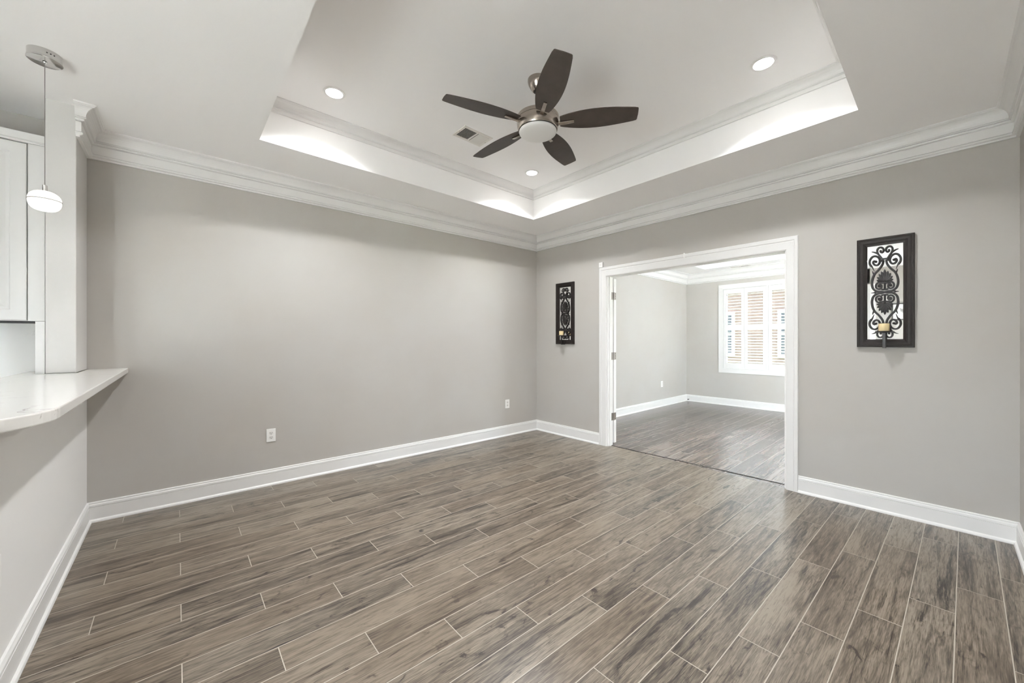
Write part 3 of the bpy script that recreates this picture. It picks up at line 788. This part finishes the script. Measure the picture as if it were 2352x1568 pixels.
def scroll_bm():
    bm = bmesh.new(); Y0 = -0.016
    r = 0.0064
    def both(pts, rad=r, taper=None, n=7):
        for sx in (1, -1):
            for sy in (1, -1):
                q = [zpt(413+sx*(p[0]-413), 722+sy*(p[1]-722), Y0) for p in pts]
                c = spline(q, n)
                rr = rad
                if taper: rr = [taper[0]+(taper[1]-taper[0])*i/(len(c)-1) for i in range(len(c))]
                tube(bm, c, rr, 8, 0.8)
    # top heart volute
    both([(436, 388), (462, 352), (486, 318), (490, 285), (472, 264), (447, 264), (428, 280), (426, 302), (440, 316), (456, 308), (454, 292)], 0.0058)
    # small leaf
    both([(478, 326), (505, 312), (530, 302), (550, 298)], taper=(0.0068, 0.001), n=5)
    # outer volute with tail
    both([(505, 402), (524, 396), (533, 412), (518, 434), (492, 440), (470, 424), (464, 394), (480, 362), (512, 346), (546, 354), (570, 388), (568, 424), (548, 452)], 0.0064)
    both([(560, 432), (540, 462), (524, 498)], taper=(0.0062, 0.001), n=5)
    # side stem, down to the crossing
    both([(427, 398), (438, 440), (474, 488), (516, 528), (540, 580), (546, 636), (530, 684), (490, 710), (445, 715), (413, 722)], 0.0066)
    both([(522, 536), (534, 516), (541, 497)], taper=(0.0060, 0.001), n=5)
    both([(500, 712), (530, 722), (555, 722)], taper=(0.0050, 0.001), n=5)
    # collar
    both([(413, 382), (436, 386), (456, 404)], 0.0060)
    # small volutes under the palmette
    both([(413, 628), (448, 626), (482, 622), (504, 644), (500, 674), (472, 688), (448, 674), (448, 648), (468, 642), (478, 658), (466, 666)], 0.0055)
    both([(413, 606), (413, 650), (413, 700)], 0.0060)
    both([(413, 695), (432, 694), (448, 690)], 0.0058)
    # palmette petals
    for (tx, ty) in ((413, 492), (446, 510), (474, 534), (492, 566), (498, 598)):
        for sx in ((1, -1) if tx > 413 else (1,)):
            for sy in (1, -1):
                a = zpt(413, 722+sy*(612-722), Y0-0.001); b = zpt(413+sx*(tx-413), 722+sy*(ty-722), Y0-0.001)
                c = [a.lerp(b, i/9) for i in range(10)]
                tube(bm, c, [0.0025, 0.0036, 0.0048, 0.006, 0.0070, 0.0078, 0.0080, 0.0074, 0.0055, 0.001], 8, 0.75)
    for sy in (1, -1):
        for zx, zy, rad in ((413, 612, .0075), (505, 403, .0085), (321, 403, .0085), (466, 660, .006), (360, 660, .006)):
            c = zpt(zx, 722+sy*(zy-722), Y0-0.001)
            bmesh.ops.create_uvsphere(bm, u_segments=12, v_segments=8, radius=rad, matrix=Matrix.Translation(c))
    return bm
CY, CZ = -0.085, -0.355       # candle cup position
def sconce(label, loc):
    r = thing('wall_sconce', label, 'wall sconce', loc, ANG_B, 'mirrored candle sconces on the doorway wall')
    link('frame', frame_bm(), ESPRESSO, r)
    bm = bmesh.new(); box(bm, (-FWD/2+.054, -.006, -FHT/2+.054), (FWD/2-.054, -.001, FHT/2-.054)); link('mirror', bm, MIRROR, r)
    link('scrollwork', scroll_bm(), IRON, r, smooth=True)
    bm = bmesh.new(); lathe(bm, [(0.0, -.004), (0.012, -.006), (0.040, -.002), (0.050, 0.004), (0.049, 0.006), (0.040, 0.002), (0.0, 0.0)], 32, (0, CY, CZ+0.06), cap=False)
    cup = link('candle_plate', bm, IRON, r, smooth=True)
    bm = bmesh.new()
    box(bm, (-.009, CY-0.003, -0.412), (.009, CY+0.003, CZ+0.056))
    box(bm, (-.009, CY+0.003, -0.412), (.009, -0.020, -0.406)); box(bm, (-.009, -.0265, -0.412), (.009, -.020, -0.365))
    link('bracket', bm, IRON, r, bevel=0.0015)
    return r
def candle(label, loc):
    c = thing('pillar_candle', label, 'candle', loc, 0, 'cream candles on the sconces')
    bm = bmesh.new(); lathe(bm, [(0.0, 0.0), (0.029, 0.0), (0.030, 0.002), (0.030, 0.057), (0.0285, 0.060), (0.024, 0.0585), (0.0, 0.056)], 32)
    link('wax', bm, WAX, c, smooth=True)
    bm = bmesh.new(); tube(bm, [Vector((0, 0, .055)), Vector((0.001, 0, .066))], 0.0012, 6); link('wick', bm, WICK, c)
    return c
for u, side in ((0.532, 'left'), (3.570, 'right')):
    loc = PB(u, 1.631)
    lab = {'left': 'dark framed mirror sconce with black scrollwork between the room corner and the doorway', 'right': 'dark framed mirror sconce with black scrollwork right of the doorway'}[side]
    sconce(lab, loc)
    cp = PB(u, 1.631+CZ+0.0605, -CY)
    candle({'left': 'short cream candle on the sconce near the room corner', 'right': 'short cream candle on the sconce right of the doorway'}[side], cp)

# ------------------------------------------------------------------ breakfast bar, cabinet, backsplash
pts = [(0.006, -4.215)]
cx, cy, rr = 2.17, -4.515, 0.30
for k in range(15):
    a = PI/2 - k/14*PI/2; pts.append((cx+rr*math.cos(a), cy+rr*math.sin(a)))
pts += [(cx+rr, -4.67), (0.03, -4.67), (0.03, -4.585), (0.374, -4.585), (0.374, -4.418), (0.006, -4.418)]
ct = link('countertop', prism(bmesh.new(), pts, 1.038, 1.073), QUARTZ, bevel=0.004)
tag(ct, 'white quartz breakfast bar top with a rounded corner on the half wall', 'countertop')
struct('wall_backsplash', boxbm((0.0, -6.2, 0.90), (0.02, -4.60, 1.39)), QUARTZ, 'veined white quartz backsplash under the kitchen cabinet', 'backsplash')
struct('trim_15', boxbm((0.0, -4.584, 1.073), (0.365, -4.547, 1.388)), CAB, 'narrow white quartz edge strip below the kitchen cabinet', 'edge strip')
cb = thing('wall_cabinet', 'white raised-panel kitchen wall cabinet beside the wall stub', 'cabinet', (0.0, -4.548, 1.39))
bm = bmesh.new()
box(bm, (0.0, -1.60, 0.0), (0.335, 0.0, 1.055)); link('body', bm, CAB, cb, bevel=0.002)
bm = bmesh.new()
box(bm, (0.335, -0.066, 0.0), (0.356, 0.0, 1.055)); link('filler_stile', bm, CAB, cb, bevel=0.002)
bm = bmesh.new()
prof = [(0.0, 1.055), (0.362, 1.055), (0.362, 1.065), (0.372, 1.070), (0.372, 1.112), (0.0, 1.112)]
e = []
for y in (-1.60, 0.0): e.append([bm.verts.new((x, y, z)) for x, z in prof])
for k in range(len(prof)): bm.faces.new((e[0][k], e[0][(k+1) % 6], e[1][(k+1) % 6], e[1][k]))
bm.faces.new(e[0]); bm.faces.new(e[1][::-1])
link('top_moulding', bm, CAB, cb)
bm = bmesh.new(); box(bm, (0.02, -1.59, -0.006), (0.33, -0.037, -0.0005)); link('underside_shade', bm, BLACK, cb)  # black sheet stands in for the shade under the cabinet
for k, y1 in enumerate((-0.070, -0.545)):
    y0 = y1-0.470
    bm = bmesh.new()
    # raised panel door: nested rings
    def ring(d, x): return [bm.verts.new((x, yy, zz)) for yy, zz in ((y0+d, 0.004+d), (y1-d, 0.004+d), (y1-d, 1.050-d), (y0+d, 1.050-d))]
    R = [ring(0, 0.336), ring(0, 0.355), ring(0.003, 0.358), ring(0.060, 0.358), ring(0.066, 0.350), ring(0.078, 0.350), ring(0.105, 0.357), ring(0.110, 0.357)]
    for a, b in zip(R, R[1:]):
        for q in range(4): bm.faces.new((a[q], a[(q+1) % 4], b[(q+1) % 4], b[q]))
    bm.faces.new(R[0][::-1]); bm.faces.new(R[-1])
    dr = link('door', bm, CAB, cb)

# ------------------------------------------------------------------ pendant lamp
pl = thing('pendant_lamp', 'lit glass pendant on a thin cable over the breakfast bar', 'pendant lamp', (0.922, -4.454, ZC))
bm = bmesh.new(); lathe(bm, [(0.0, 0.0), (0.060, 0.0), (0.060, -0.034), (0.062, -0.036), (0.062, -0.041), (0.059, -0.043), (0.0, -0.043)], 56)
cp = link('canopy', bm, CHROME, pl, smooth=True)
bm = bmesh.new()
for k in (-1, 0, 1):
    a = math.radians(28+12*k); c = Vector((0.060*math.cos(a), 0.060*math.sin(a), -0.019))
    bmesh.ops.create_cone(bm, cap_ends=True, segments=12, radius1=.0028, radius2=.0028, depth=.0012, matrix=Matrix.Translation(c) @ Matrix.Rotation(a, 4, 'Z') @ Matrix.Rotation(PI/2, 4, 'Y'))
link('screw_hole', bm, BLACK, cp)
bm = bmesh.new(); lathe(bm, [(0.0, -0.050), (0.007, -0.050), (0.009, -0.045)], 16); link('cable_grip', bm, CHROME, pl, smooth=True)
bm = bmesh.new(); lathe(bm, [(0.0015, -0.05), (0.0015, -0.68)], 10); link('cable', bm, STEEL, pl, smooth=True)
bm = bmesh.new(); lathe(bm, [(0.0, -0.672), (0.009, -0.672), (0.009, -0.703), (0.0, -0.703)], 24); link('socket_cap', bm, CHROME, pl, smooth=True)
prof = [(0.0, -0.702)]
for k in range(1, 11):
    a = k/10*PI/2; prof.append((0.0575*math.sin(a)**0.80, -0.748+0.046*math.cos(a)))
bm = bmesh.new(); lathe(bm, prof, 56, cap=False); link('upper_glass', bm, PENDU, pl, smooth=True)
bm = bmesh.new(); lathe(bm, [(0.0575, -0.7475), (0.0595, -0.7485), (0.0595, -0.7515), (0.0575, -0.7525)], 56, cap=False); link('band', bm, CLEAR, pl, smooth=True)
prof = []
for k in range(0, 11):
    a = k/10*PI/2; prof.append((0.0575*math.cos(a)**0.55 if k < 10 else 0.0, -0.752-0.050*math.sin(a)))
bm = bmesh.new(); lathe(bm, prof, 56, cap=False); link('lower_glass', bm, PEND, pl, smooth=True)

# ------------------------------------------------------------------ picture seen only in the sconce mirror
pf = thing('picture_frame', 'thin black picture frame on the wall behind the camera, seen in the right sconce mirror', 'picture', (3.83, YB, 1.835), PI)
bm = bmesh.new()
for a, b in (((-.32, -.022, -.165), (.32, 0, -.145)), ((-.32, -.022, .145), (.32, 0, .165)), ((-.32, -.022, -.145), (-.30, 0, .145)), ((.30, -.022, -.145), (.32, 0, .145))): box(bm, a, b)
link('frame', bm, BLACK, pf)
bm = bmesh.new(); box(bm, (-.305, -.008, -.15), (.305, -.002, .15)); link('print', bm, mat('pale_print', (236, 234, 230), 0.6, vary=(9, (150, 148, 146), 0.60, 0.66)), pf)
